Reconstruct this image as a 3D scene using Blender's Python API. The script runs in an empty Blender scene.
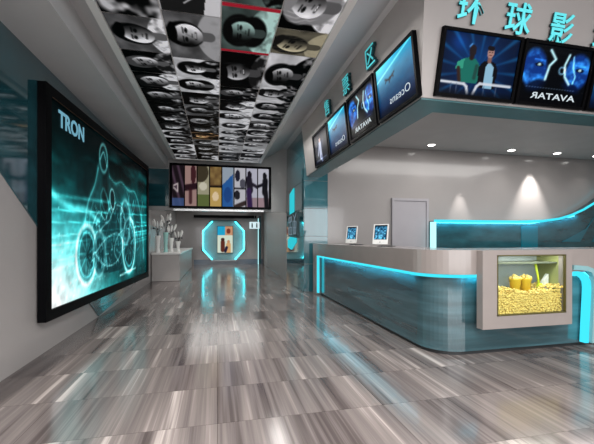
import bpy, math, random
import numpy as np
from mathutils import Vector, Matrix
random.seed(7)
C = bpy.context.scene.collection
V3 = Vector
PI = math.pi

# ------------------------------------------------------------------ materials
def s2l(c):
    return tuple(((x/12.92) if x <= .04045 else ((x+.055)/1.055)**2.4) for x in c)

def new_mat(name):
    m = bpy.data.materials.new(name); m.use_nodes = True
    nt = m.node_tree
    for n in list(nt.nodes): nt.nodes.remove(n)
    out = nt.nodes.new('ShaderNodeOutputMaterial')
    return m, nt, out

def N(nt, kind, **kw):
    n = nt.nodes.new('ShaderNode'+kind)
    for k, v in kw.items(): setattr(n, k, v)
    return n

def surf(name, col, rough=.4, metal=0, var=.06, scale=3.0, bump=0, coat=0, spec=.5, alpha_trans=0, ior=1.45, stretch=(1,1,1)):
    """plain procedural surface: colour broken up a little by noise"""
    m, nt, out = new_mat(name)
    b = N(nt, 'BsdfPrincipled'); nt.links.new(b.outputs[0], out.inputs[0])
    tc = N(nt, 'TexCoord'); mp = N(nt, 'Mapping'); mp.inputs['Scale'].default_value = stretch
    nz = N(nt, 'TexNoise'); nz.inputs['Scale'].default_value = scale; nz.inputs['Detail'].default_value = 4
    nt.links.new(tc.outputs['Object'], mp.inputs[0]); nt.links.new(mp.outputs[0], nz.inputs['Vector'])
    r = N(nt, 'ValToRGB'); c = col
    r.color_ramp.elements[0].position = .3; r.color_ramp.elements[1].position = .7
    r.color_ramp.elements[0].color = (*[max(0, x*(1-var)) for x in c], 1)
    r.color_ramp.elements[1].color = (*[min(1, x*(1+var)) for x in c], 1)
    nt.links.new(nz.outputs[0], r.inputs[0]); nt.links.new(r.outputs[0], b.inputs['Base Color'])
    b.inputs['Roughness'].default_value = rough; b.inputs['Metallic'].default_value = metal
    b.inputs['Coat Weight'].default_value = coat; b.inputs['Coat Roughness'].default_value = .06
    b.inputs['Specular IOR Level'].default_value = spec; b.inputs['IOR'].default_value = ior
    b.inputs['Transmission Weight'].default_value = alpha_trans
    if bump:
        bp = N(nt, 'Bump'); bp.inputs['Strength'].default_value = bump; bp.inputs['Distance'].default_value = .01
        nt.links.new(nz.outputs[0], bp.inputs['Height']); nt.links.new(bp.outputs[0], b.inputs['Normal'])
    return m

def glow(name, col, strength):
    m, nt, out = new_mat(name)
    e = N(nt, 'Emission'); e.inputs[0].default_value = (*col, 1); e.inputs[1].default_value = strength
    nt.links.new(e.outputs[0], out.inputs[0]); return m

def screen_mat(name, strength, gloss=.25, diffuse=0.0):
    """picture held in the mesh colour attribute: backlit screen (emission) or print (diffuse)"""
    m, nt, out = new_mat(name)
    b = N(nt, 'BsdfPrincipled'); a = N(nt, 'VertexColor', layer_name='Col')
    b.inputs['Roughness'].default_value = gloss; b.inputs['Specular IOR Level'].default_value = .02
    if diffuse:
        nt.links.new(a.outputs[0], b.inputs['Base Color'])
    else:
        b.inputs['Base Color'].default_value = (.002, .002, .002, 1)
    if strength:
        nt.links.new(a.outputs[0], b.inputs['Emission Color'])
        b.inputs['Emission Strength'].default_value = strength
    nt.links.new(b.outputs[0], out.inputs[0]); return m

def glass_thin(name, col, rough=.03, mix=.5):
    """architectural pane: tinted see-through with a mirror-like reflection"""
    m, nt, out = new_mat(name)
    t = N(nt, 'BsdfTransparent'); t.inputs[0].default_value = (*col, 1)
    g = N(nt, 'BsdfGlossy'); g.inputs['Roughness'].default_value = rough
    f = N(nt, 'Fresnel'); f.inputs[0].default_value = 1.5
    mx = N(nt, 'MixShader')
    ge = N(nt, 'NewGeometry'); iv = N(nt, 'Math', operation='SUBTRACT'); iv.inputs[0].default_value = 1; nt.links.new(ge.outputs['Backfacing'], iv.inputs[1])
    mu_ = N(nt, 'Math', operation='MULTIPLY'); nt.links.new(f.outputs[0], mu_.inputs[0]); nt.links.new(iv.outputs[0], mu_.inputs[1])
    nt.links.new(mu_.outputs[0], mx.inputs[0]); nt.links.new(t.outputs[0], mx.inputs[1]); nt.links.new(g.outputs[0], mx.inputs[2])
    nt.links.new(mx.outputs[0], out.inputs[0]); return m

def floor_mat():
    m, nt, out = new_mat('striped_stone_tile')
    b = N(nt, 'BsdfPrincipled'); nt.links.new(b.outputs[0], out.inputs[0])
    L = nt.links.new
    tc = N(nt, 'TexCoord'); sp = N(nt, 'SeparateXYZ'); L(tc.outputs['Object'], sp.inputs[0])
    def math_(op, a, b_=None):
        n = N(nt, 'Math', operation=op)
        for i, x in enumerate((a, b_)):
            if x is None: continue
            if isinstance(x, (int, float)): n.inputs[i].default_value = x
            else: L(x, n.inputs[i])
        return n.outputs[0]
    X, Y = math_('ADD', sp.outputs[0], 4.643), math_('ADD', sp.outputs[1], 6.35)
    col = math_('FLOOR', math_('DIVIDE', X, 1.16))
    wn0 = N(nt, 'TexWhiteNoise', noise_dimensions='1D'); L(col, wn0.inputs['W'])
    yoff = math_('MULTIPLY', math_('FLOOR', math_('MULTIPLY', wn0.outputs[0], 2.99)), 0.0)
    ys = math_('DIVIDE', math_('ADD', math_('ADD', Y, -2.90), yoff), .57)
    row = math_('FLOOR', ys)
    # narrow planks: width random by splitting columns
    cb = N(nt, 'CombineXYZ'); L(col, cb.inputs[0]); L(row, cb.inputs[1])
    wn = N(nt, 'TexWhiteNoise', noise_dimensions='2D'); L(cb.outputs[0], wn.inputs['Vector'])
    sc = N(nt, 'SeparateColor'); L(wn.outputs['Color'], sc.inputs[0])
    # stripe coordinate
    def stripes(fx, fy, seed, detail, rough):
        cx = math_('ADD', math_('MULTIPLY', X, fx), math_('MULTIPLY', sc.outputs[0], 57.0+seed))
        cy = math_('ADD', math_('MULTIPLY', Y, fy), math_('MULTIPLY', sc.outputs[1], 31.0))
        c3 = N(nt, 'CombineXYZ'); L(cx, c3.inputs[0]); L(cy, c3.inputs[1]); c3.inputs[2].default_value = seed
        nz = N(nt, 'TexNoise'); nz.inputs['Scale'].default_value = 1; nz.inputs['Detail'].default_value = detail
        nz.inputs['Roughness'].default_value = rough
        L(c3.outputs[0], nz.inputs['Vector']); return nz.outputs[0]
    a1 = stripes(5.5, .2, 1.3, 3, .62)
    a2 = stripes(28, .4, 4.7, 3, .7)
    v = math_('ADD', math_('MULTIPLY', a1, .66), math_('MULTIPLY', a2, .34))
    v = math_('ADD', v, math_('MULTIPLY', math_('SUBTRACT', sc.outputs[2], .5), .04))
    r = N(nt, 'ValToRGB'); L(v, r.inputs[0]); e = r.color_ramp.elements
    e[0].position = .33; e[0].color = (*s2l((.27, .24, .24)), 1)
    e[1].position = .68; e[1].color = (*s2l((.72, .685, .665)), 1)
    for p, c in ((.41, (.34, .31, .305)), (.47, (.415, .385, .38)), (.53, (.46, .43, .42)), (.58, (.51, .475, .465)), (.62, (.62, .585, .57))):
        q = e.new(p); q.color = (*s2l(c), 1)
    # joints
    fr = math_('FRACT', ys); jx = math_('FRACT', math_('DIVIDE', X, 1.16))
    j = math_('MAXIMUM', math_('LESS_THAN', fr, .008), math_('LESS_THAN', jx, .004))
    mx = N(nt, 'MixRGB', blend_type='MULTIPLY'); L(j, mx.inputs[0]); L(r.outputs[0], mx.inputs[1]); mx.inputs[2].default_value = (.6, .58, .56, 1)
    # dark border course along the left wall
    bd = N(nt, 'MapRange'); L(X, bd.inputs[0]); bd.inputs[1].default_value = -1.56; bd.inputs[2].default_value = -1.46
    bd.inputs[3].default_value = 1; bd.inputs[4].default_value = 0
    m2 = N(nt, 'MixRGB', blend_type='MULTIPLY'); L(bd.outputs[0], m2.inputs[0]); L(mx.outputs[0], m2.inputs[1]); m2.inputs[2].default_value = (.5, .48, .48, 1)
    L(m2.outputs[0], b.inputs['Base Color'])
    b.inputs['Roughness'].default_value = .15
    b.inputs['Specular IOR Level'].default_value = .6
    return m

GREY = s2l((.585, .57, .565))
M = dict(
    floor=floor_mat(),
    wall=surf('glossy_grey_wall', GREY, .22, var=.04, scale=1.2, coat=.3),
    ceil=surf('painted_ceiling', s2l((.74, .74, .745)), .6, var=.02, scale=1.5),
    ceil_gloss=surf('satin_ceiling', s2l((.76, .76, .76)), .5, var=.04, scale=2),
    header=surf('header_paint', s2l((.58, .57, .565)), .5, var=.03, scale=1.5),
    fascia=surf('fascia_paint', s2l((.62, .60, .59)), .45, var=.03, scale=1.5),
    teal=surf('teal_back_painted_glass', s2l((.11, .27, .30)), .07, var=.3, scale=2.2, coat=1, stretch=(1, 1, 3.0)),
    soffit=surf('teal_soffit_glass', s2l((.27, .42, .44)), .3, var=.15),
    teal_dk=surf('dark_teal_glass', s2l((.19, .40, .44)), .06, var=.3, scale=2.5, coat=1, stretch=(1, 1, .25)),
    counter_stone=surf('counter_solid_surface', s2l((.56, .53, .515)), .2, var=.04, scale=4, coat=.3),
    counter_glass=surf('counter_smoked_glass', s2l((.24, .36, .39)), .08, var=.45, scale=1.6, coat=1, stretch=(.5, .5, 6)),
    black=surf('black_frame', (.0025, .0025, .003), .35, var=.2, spec=.03),
    dark=surf('charcoal_trim', (.02, .022, .024), .4, var=.2),
    white=surf('white_gloss', s2l((.88, .88, .87)), .3, var=.02),
    silver=surf('brushed_metal', s2l((.6, .6, .6)), .3, metal=1, var=.05),
    door=surf('grey_door', s2l((.60, .59, .61)), .35, var=.03),
    bench=surf('grey_laminate', s2l((.66, .64, .63)), .35, var=.04),
    teal_side=surf('teal_sign_side', s2l((.05, .2, .22)), .4),
    popcorn=surf('popcorn', s2l((.95, .82, .47)), .8, var=.18, scale=60),
    bucket=surf('yellow_paper', s2l((.97, .82, .25)), .6, var=.05),
    scoop=surf('lime_plastic', s2l((.86, .92, .25)), .3, var=.03),
    paper=surf('white_paper', s2l((.92, .93, .9)), .8, var=.03),
    mint=surf('mint_glaze', s2l((.6, .8, .78)), .25, var=.1),
    led_oct=glow('cyan_led_bright', (.04, .72, .82), 7.5),
    led=glow('cyan_led', (.03, .42, .52), 2.1),
    cyan_soft=glow('cyan_glow_soft', (.03, .50, .58), 1.15),
    led_white=glow('pale_led', (.45, .9, .95), 1.4),
    lamp=glow('lamp_white', (1, .97, .93), 9),
    sign_cyan=surf('cyan_letter_face', s2l((.36, .84, .87)), .4, var=.04),
    sign_lit=glow('pale_letter', (.55, .7, .8), .9),
    text_white=glow('screen_text_white', (.75, .85, .9), .9),
    text_cyan=glow('screen_text_cyan', (.2, .48, .62), .8),
    text_dim=glow('screen_text_dim', (.4, .55, .65), .45),
    glass=glass_thin('clear_pane', (.93, .97, .96)),
    glass_y=glass_thin('yellowish_pane', (.86, .88, .62)),
    screen=screen_mat('lit_screen', 1.0),
    backlit=screen_mat('backlit_screen', 1.05),
    printm=screen_mat('ceiling_print', 0.5, gloss=.45, diffuse=1),
)
def lit_letter():
    m = M['sign_cyan']; b = next(n for n in m.node_tree.nodes if n.type == 'BSDF_PRINCIPLED')
    b.inputs['Emission Color'].default_value = (.1, .65, .7, 1); b.inputs['Emission Strength'].default_value = .35
lit_letter()

# ------------------------------------------------------------------ mesh helpers
class B:
    def __init__(s): s.v = []; s.f = []; s.sm = []
    def add(s, vs, fs, smooth=False):
        o = len(s.v); s.v += [tuple(v) for v in vs]
        for f in fs: s.f.append([o+i for i in f]); s.sm.append(smooth)
        return s
    def box(s, x0, x1, y0, y1, z0, z1, mat=None):
        vs = [(x, y, z) for z in (z0, z1) for y in (y0, y1) for x in (x0, x1)]
        if mat is not None: vs = [mat @ V3(v) for v in vs]
        return s.add(vs, [(0, 2, 3, 1), (4, 5, 7, 6), (0, 1, 5, 4), (2, 6, 7, 3), (0, 4, 6, 2), (1, 3, 7, 5)])
    def bbox(s, x0, x1, y0, y1, z0, z1, b, mat=None):
        """box with chamfered vertical and horizontal edges"""
        xs = (x0, x1); ys = (y0, y1); zs = (z0, z1)
        loops = []
        for (zz, ins) in ((z0, b), (z0+b, 0), (z1-b, 0), (z1, b)):
            a0, a1, c0, c1 = x0+ins, x1-ins, y0+ins, y1-ins
            loops.append([(a0+b, c0, zz), (a1-b, c0, zz), (a1, c0+b, zz), (a1, c1-b, zz), (a1-b, c1, zz), (a0+b, c1, zz), (a0, c1-b, zz), (a0, c0+b, zz)])
        vs = [p for l in loops for p in l]
        if mat is not None: vs = [mat @ V3(v) for v in vs]
        fs = [tuple(range(7, -1, -1)), tuple(range(24, 32))]
        for k in range(3):
            for i in range(8): fs.append((k*8+i, k*8+(i+1) % 8, k*8+8+(i+1) % 8, k*8+8+i))
        return s.add(vs, fs)
    def prism(s, pts, ext, smooth_sides=False):
        """closed polygon of 3-D points swept along vector ext"""
        n = len(pts); e = V3(ext)
        a = [V3(p) for p in pts]; b = [p+e for p in a]
        nrm = V3((0, 0, 0))
        for i in range(n): nrm += a[i].cross(a[(i+1) % n])
        flip = nrm.dot(e) > 0
        fs = [tuple(range(n))[::(-1 if flip else 1)], tuple(range(n, 2*n))[::(1 if flip else -1)]]
        for i in range(n):
            j = (i+1) % n
            fs.append((i, j, n+j, n+i) if flip else (j, i, n+i, n+j))
        return s.add(a+b, fs)
    def tube(s, path, r, seg=10, closed=False):
        P = [V3(p) for p in path]; n = len(P); rings = []
        up = None
        for i, p in enumerate(P):
            if closed: d = P[(i+1) % n]-P[i-1]
            else: d = P[min(i+1, n-1)]-P[max(i-1, 0)]
            d.normalize()
            if up is None:
                up = V3((0, 0, 1)) if abs(d.z) < .9 else V3((0, 1, 0))
            a = d.cross(up).normalized(); up2 = a.cross(d).normalized(); up = up2
            rr = r[i] if isinstance(r, (list, tuple)) else r
            rings.append([p + a*rr*math.cos(2*PI*k/seg) + up2*rr*math.sin(2*PI*k/seg) for k in range(seg)])
        vs = [q for ring in rings for q in ring]; fs = []
        for i in range(n if closed else n-1):
            for k in range(seg):
                a0 = i*seg+k; a1 = i*seg+(k+1) % seg; j = (i+1) % n
                fs.append((a0, a1, j*seg+(k+1) % seg, j*seg+k))
        if not closed: fs += [tuple(range(seg))[::-1], tuple(range((n-1)*seg, n*seg))]
        return s.add(vs, fs, True)
    def lathe(s, prof, c, seg=20, mat=None):
        vs = []; n = len(prof)
        for (r, z) in prof:
            for k in range(seg):
                v = V3((c[0]+r*math.cos(2*PI*k/seg), c[1]+r*math.sin(2*PI*k/seg), c[2]+z)); vs.append(mat @ v if mat else v)
        fs = [tuple(range(seg))[::-1], tuple(range((n-1)*seg, n*seg))]
        for i in range(n-1):
            for k in range(seg): fs.append((i*seg+k, i*seg+(k+1) % seg, (i+1)*seg+(k+1) % seg, (i+1)*seg+k))
        return s.add(vs, fs, True)
    def sphere(s, c, r, seg=10, rings=6, sq=(1, 1, 1), mat=None):
        vs = []; 
        for i in range(rings+1):
            t = PI*i/rings
            for k in range(seg):
                p = V3((r*sq[0]*math.sin(t)*math.cos(2*PI*k/seg), r*sq[1]*math.sin(t)*math.sin(2*PI*k/seg), r*sq[2]*math.cos(t)))
                if mat: p = mat @ p
                vs.append(p+V3(c))
        fs = []
        for i in range(rings):
            for k in range(seg): fs.append((i*seg+k, (i+1)*seg+k, (i+1)*seg+(k+1) % seg, i*seg+(k+1) % seg))
        return s.add(vs, fs, True)
    def tf(s, mat): s.v = [tuple(mat @ V3(v)) for v in s.v]; return s

def link(name, me, mats, parent=None, kind=None):
    o = bpy.data.objects.new(name, me); C.objects.link(o)
    for m in (mats if isinstance(mats, (list, tuple)) else [mats]): me.materials.append(m)
    if parent is not None:
        o.parent = parent
    if kind: o['kind'] = kind
    return o

def wloc(o):
    p = V3((0, 0, 0))
    while o is not None: p += V3(o.location); o = o.parent
    return p

def obj(name, b, mat, parent=None, label=None, kind=None, bevel=0):
    vs = np.array(b.v, float); lo, hi = vs.min(0), vs.max(0)
    c = V3(((lo[0]+hi[0])/2, (lo[1]+hi[1])/2, lo[2]))
    me = bpy.data.meshes.new(name)
    me.from_pydata([tuple(v) for v in (vs-np.array(c))], [], b.f); me.validate()
    if len(me.polygons) == len(b.sm): me.polygons.foreach_set('use_smooth', b.sm)
    me.update()
    o = link(name, me, mat, parent, kind)
    o.location = c-(wloc(parent) if parent is not None else V3((0, 0, 0)))
    if label: o['label'] = label
    if bevel:
        md = o.modifiers.new('bevel', 'BEVEL'); md.width = bevel; md.segments = 2; md.limit_method = 'ANGLE'
    return o

def struct(name, b, mat, parent=None):
    o = obj(name, b, mat, parent, kind=None if parent else 'structure'); return o

def thing(name, label, cat, loc, group=None):
    o = bpy.data.objects.new(name, None); C.objects.link(o); o.location = loc
    o.empty_display_size = .1
    o['label'] = label; o['category'] = cat
    if group: o['group'] = group
    return o

def tag(o, label, cat, group=None, kind=None):
    o['label'] = label; o['category'] = cat
    if group: o['group'] = group
    if kind: o['kind'] = kind
    return o

def frame_mat(o, right, up):
    r = V3(right).normalized(); u = V3(up).normalized(); n = r.cross(u)
    m = Matrix(((r.x, u.x, n.x, o[0]), (r.y, u.y, n.y, o[1]), (r.z, u.z, n.z, o[2]), (0, 0, 0, 1)))
    return m

# ------------------------------------------------------------------ pictures (drawn by formula on a fine grid)
class Pic:
    def __init__(s, nx, ny, aspect=1.0, base=(0, 0, 0)):
        s.nx, s.ny = nx, ny
        u = np.linspace(0, 1, nx)*aspect; v = np.linspace(0, 1, ny)
        s.X, s.Y = np.meshgrid(u, v); s.a = aspect
        s.img = np.ones((ny, nx, 3))*np.array(base, float)
        s.px = 1.0/ny
    def blend(s, m, col, k=1.0):
        m = np.clip(m*k, 0, 1)[..., None]; s.img = s.img*(1-m)+np.array(col, float)*m
    def plus(s, m, col, k=1.0):
        s.img = s.img+(m*k)[..., None]*np.array(col, float)
    def ell(s, cx, cy, rx, ry, rot=0, soft=.06):
        c, n = math.cos(rot), math.sin(rot); x = s.X-cx; y = s.Y-cy
        d = np.sqrt(((x*c+y*n)/rx)**2+((-x*n+y*c)/ry)**2)
        return np.clip((1-d)/soft+.5, 0, 1)
    def ring(s, cx, cy, rx, ry, w, rot=0, soft=.5):
        c, n = math.cos(rot), math.sin(rot); x = s.X-cx; y = s.Y-cy
        d = np.sqrt(((x*c+y*n)/rx)**2+((-x*n+y*c)/ry)**2)
        return np.exp(-((d-1)*min(rx, ry)/w)**2)
    def seg(s, x0, y0, x1, y1, w):
        dx, dy = x1-x0, y1-y0; L = dx*dx+dy*dy+1e-9
        t = np.clip(((s.X-x0)*dx+(s.Y-y0)*dy)/L, 0, 1)
        d = np.hypot(s.X-x0-t*dx, s.Y-y0-t*dy)
        return np.exp(-(d/w)**2)
    def bar(s, x0, y0, x1, y1, w):
        dx, dy = x1-x0, y1-y0; L = dx*dx+dy*dy+1e-9
        t = np.clip(((s.X-x0)*dx+(s.Y-y0)*dy)/L, 0, 1)
        d = np.hypot(s.X-x0-t*dx, s.Y-y0-t*dy)
        return np.clip((w-d)/(s.px*1.2)+.5, 0, 1)
    def poly(s, pts):
        ins = np.zeros(s.X.shape, bool); n = len(pts)
        for i in range(n):
            (x0, y0), (x1, y1) = pts[i], pts[(i+1) % n]
            if y0 == y1: continue
            c = ((s.Y < y0) != (s.Y < y1)) & (s.X < (x1-x0)*(s.Y-y0)/(y1-y0)+x0)
            ins ^= c
        return ins.astype(float)
    def path(s, pts, w):
        m = 0
        for a, b in zip(pts[:-1], pts[1:]): m = np.maximum(m, s.seg(*a, *b, w))
        return m
    def noise(s, scale, seed=0, oct=3, sx=1, sy=1):
        rng = np.random.RandomState(seed); out = 0; amp = 1; tot = 0
        for o in range(oct):
            gx = max(2, int(scale*s.a*sx*2**o)+2); gy = max(2, int(scale*sy*2**o)+2)
            g = rng.rand(gy+1, gx+1)
            fx = s.X/s.a*(gx-1); fy = s.Y*(gy-1); ix = np.clip(fx.astype(int), 0, gx-1); iy = np.clip(fy.astype(int), 0, gy-1)
            tx = fx-ix; ty = fy-iy; tx = tx*tx*(3-2*tx); ty = ty*ty*(3-2*ty)
            out = out+amp*((g[iy, ix]*(1-tx)+g[iy, ix+1]*tx)*(1-ty)+(g[iy+1, ix]*(1-tx)+g[iy+1, ix+1]*tx)*ty)
            tot += amp; amp *= .5
        return out/tot

def pic_obj(name, pic, mat4, w, h, material, parent, label=None, z=.002):
    """flat picture of size w x h centred on the frame matrix"""
    nx, ny = pic.nx, pic.ny
    xs = np.linspace(-w/2, w/2, nx); ys = np.linspace(-h/2, h/2, ny)
    XX, YY = np.meshgrid(xs, ys); R = np.array(mat4)
    P = np.stack([XX.ravel(), YY.ravel(), np.full(nx*ny, z)], 1)@R[:3, :3].T+R[:3, 3]
    c = P.mean(0)
    idx = np.arange(nx*ny).reshape(ny, nx)
    F = np.stack([idx[:-1, :-1].ravel(), idx[:-1, 1:].ravel(), idx[1:, 1:].ravel(), idx[1:, :-1].ravel()], 1)
    me = bpy.data.meshes.new(name)
    me.vertices.add(nx*ny); me.vertices.foreach_set('co', (P-c).ravel())
    me.loops.add(F.size); me.loops.foreach_set('vertex_index', F.ravel().astype(np.int32))
    me.polygons.add(len(F)); me.polygons.foreach_set('loop_start', np.arange(0, F.size, 4, dtype=np.int32))
    me.update(calc_edges=True)
    img = np.clip(pic.img, 0, 1).reshape(-1, 3); lin = np.where(img <= .04045, img/12.92, ((img+.055)/1.055)**2.4)
    at = me.color_attributes.new('Col', 'FLOAT_COLOR', 'POINT')
    at.data.foreach_set('color', np.hstack([lin, np.ones((len(lin), 1))]).ravel())
    o = link(name, me, material, parent)
    o.location = V3(c)-(wloc(parent) if parent is not None else V3((0, 0, 0)))
    if label: o['label'] = label
    return o

def text_obj(name, txt, size, mat4, material, parent, depth=.002, bold=0.0, mirror=False, label=None, z=.003, shear=0.0, sx=1.0, spacing=1.0):
    cu = bpy.data.curves.new(name, 'FONT'); cu.body = txt; cu.size = size; cu.extrude = depth; cu.offset = bold
    cu.align_x = 'CENTER'; cu.align_y = 'CENTER'; cu.shear = shear; cu.space_character = spacing; cu.resolution_u = 3
    t = bpy.data.objects.new(name, cu); C.objects.link(t)
    bpy.context.view_layer.update()
    me = bpy.data.meshes.new_from_object(t.evaluated_get(bpy.context.evaluated_depsgraph_get()))
    bpy.data.objects.remove(t)
    co = np.zeros(len(me.vertices)*3); me.vertices.foreach_get('co', co); co = co.reshape(-1, 3)
    if len(co):
        co[:, :2] -= (co[:, :2].max(0)+co[:, :2].min(0))/2
    co[:, 0] *= sx*(-1 if mirror else 1); co[:, 2] += z+depth
    R = np.array(mat4); P = co@R[:3, :3].T+R[:3, 3]; c = P.mean(0) if len(P) else np.zeros(3)
    me.vertices.foreach_set('co', (P-c).ravel())
    if mirror: me.flip_normals()
    me.update(); me.materials.clear(); me.name = name
    o = link(name, me, material, parent)
    o.location = V3(c)-(wloc(parent) if parent is not None else V3((0, 0, 0)))
    if label: o['label'] = label
    return o

def frame_ring(b, w, h, bw, z0, z1, m4):
    """rectangular picture frame ring in local xy, from z0 to z1"""
    W, H = w/2, h/2
    for (x0, x1, y0, y1) in ((-W, W, H-bw, H), (-W, W, -H, -H+bw), (-W, -W+bw, -H+bw, H-bw), (W-bw, W, -H+bw, H-bw)):
        b.box(x0, x1, y0, y1, z0, z1, m4)
    return b

# ================================================================== THE ROOM
XL = -1.764           # left wall
ZB, ZC, ZR = 3.0, 3.25, 3.66     # bulkhead, main ceiling, raised ceiling on the right
YH, YE = 9.6, 16.5    # header over the passage, end wall
YBK = -4.0
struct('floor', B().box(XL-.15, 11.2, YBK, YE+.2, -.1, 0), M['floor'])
struct('wall_left', B().box(XL-.15, XL, YBK, YE, 0, ZB+.3), M['wall'])
# teal glass cladding on the left wall: one slanted edge running down to the floor
wl = B()
wl.prism([(XL, -2.0, ZB), (XL, 1.62, ZB), (XL, 5.88, .012), (XL, 8.40, .20), (XL, YH, 1.62), (XL, YH, ZB)], (.012, 0, 0))
wl.prism([(XL, YH+.12, 1.66), (XL, 10.25, 2.35), (XL, 10.25, 2.45), (XL, YH+.12, 2.45)], (.012, 0, 0))
struct('wall_left_glass', wl, M['teal'])
struct('wall_back', B().box(XL-.15, 11.2, YBK-.15, YBK, 0, 4), M['wall'])
struct('wall_right', B().box(11.05, 11.2, YBK, 7.75, 0, 4), M['wall'])
# ceilings
cb = B().box(XL, -1.245, YBK, YH, ZB, ZB+.32)
struct('ceiling_bulkhead', cb, M['ceil_gloss'])
struct('ceiling', B().box(-1.245, 1.09, YBK, YH+.1, ZC, ZC+.07), M['ceil'])
cs = B().prism([(1.09, YBK, ZC), (1.75, YBK, ZR), (1.75, YBK, ZR+.08), (1.09, YBK, ZC+.08)], (0, YH+.1-YBK, 0))
struct('ceiling_slope', cs, M['ceil'])
struct('ceiling_right', B().box(1.75, 11.2, YBK, 7.75, ZR, ZR+.08).box(1.75, 2.6, 7.75, YH+.1, ZR, ZR+.08), M['ceil'])
# header wall over the passage
struct('wall_header', B().prism([(XL, YH, 1.92), (XL, YH, ZB), (-1.245, YH, ZB), (-1.245, YH, ZC), (1.09, YH, ZC), (1.75, YH, ZR), (1.9, YH, ZR), (1.9, YH, 1.92)], (0, .12, 0)), M['header'])
struct('wall_header_glass', B().box(-1.71, -1.21, YH-.012, YH, 2.02, 2.98), M['teal'])
# passage beyond the header
struct('ceiling_passage', B().box(XL, 2.4, YH+.12, YE, 2.52, 2.6), M['ceil'])
struct('wall_passage', B().prism([(1.88, YH, 0), (2.12, YE, 0), (2.4, YE, 0), (2.4, YH, 0)], (0, 0, 2.55)), M['header'])
struct('wall_end', B().box(XL-.15, 2.5, YE, YE+.15, 0, 2.7), M['wall'])
struct('baseboard_end', B().box(XL+.75, 2.1, YE-.02, YE, 0, .22), surf('blue_grey_skirting', s2l((.38, .44, .5)), .2))

# ---- box office canopy: two fascias leaning outwards, teal soffit, raised inner ceiling
SL = .24
SLX = .11
def FX(z): return 1.95-SLX*(z-2.57)
def FY(z): return 3.09-SL*(z-2.6)
zb, zt = 2.58, ZR
fl = B()
o1 = [(FX(zb), FY(zb), zb), (FX(zb), 7.6, zb), (FX(zt), 7.6, zt), (FX(zt), FY(zt), zt)]
i1 = [(2.28, 3.4, zb), (2.28, 7.6, zb), (2.28, 7.6, zt), (2.28, 3.4, zt)]
fl.add(o1+i1, [(0, 3, 2, 1), (4, 5, 6, 7), (0, 1, 5, 4), (3, 7, 6, 2), (1, 2, 6, 5), (0, 4, 7, 3)])
struct('wall_fascia_left', fl, M['fascia'])
ff = B()
o2 = [(FX(zb), FY(zb), zb), (11.05, FY(zb), zb), (11.05, FY(zt), zt), (FX(zt), FY(zt), zt)]
i2 = [(2.28, 3.4, zb), (11.05, 3.4, zb), (11.05, 3.4, zt), (2.28, 3.4, zt)]
ff.add(o2+i2, [(0, 1, 2, 3), (4, 7, 6, 5), (0, 4, 5, 1), (3, 2, 6, 7), (1, 5, 6, 2), (0, 3, 7, 4)])
struct('wall_fascia_front', ff, M['fascia'])
so = B()
so.prism([(FX(zb)+.012, FY(zb)+.012, zb), (11.04, FY(zb)+.012, zb), (11.04, 3.4, zb), (2.28, 3.4, zb), (2.28, 7.59, zb), (FX(zb)+.012, 7.59, zb)], (0, 0, -.015))
struct('trim_1', so, M['soffit'])
ZI = 3.34
struct('ceiling_booth', B().box(2.28, 11.05, 3.4, 7.6, ZI, ZI+.06), M['ceil_gloss'])
struct('wall_booth', B().box(2.44, 11.2, 7.6, 7.75, 0, 4), M['wall'])

# ---- glass-clad pillar at the far end of the counter
pl = B().box(1.90, 2.44, 7.62, 9.59, 0, ZR)
struct('wall_pillar', pl, M['header'])
pg = B()
zz = [0, .62, 1.24, 1.86, 2.48, 3.1, ZR-.01]
for a, b_ in zip(zz[:-1], zz[1:]):
    pg.box(1.885, 1.90, 7.62, 9.58, a+.004, b_-.004)
    pg.box(1.90, 2.44, 7.605, 7.62, a+.004, b_-.004)
struct('wall_pillar_glass', pg, M['teal_dk'])

# door on the booth's back wall
dr = thing('door_1', 'tall flat grey door in the booth back wall', 'door', (4.48, 7.58, 0)); del dr['category'], dr['label']; dr['kind'] = 'structure'
obj('door_leaf', B().bbox(4.06, 4.90, 7.56, 7.60, .01, 2.08, .006), M['door'], dr)
fb = B()
for q in ((4.0, 4.06, 0, 2.14), (4.90, 4.96, 0, 2.14), (4.06, 4.90, 2.08, 2.14)): fb.box(q[0], q[1], 7.54, 7.6, q[2], q[3])
obj('door_frame', fb, M['door'], dr)
obj('door_handle', B().tube([(4.14, 7.56, 1.0), (4.14, 7.52, 1.0), (4.25, 7.52, 1.0)], .009), M['silver'], dr)

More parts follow.
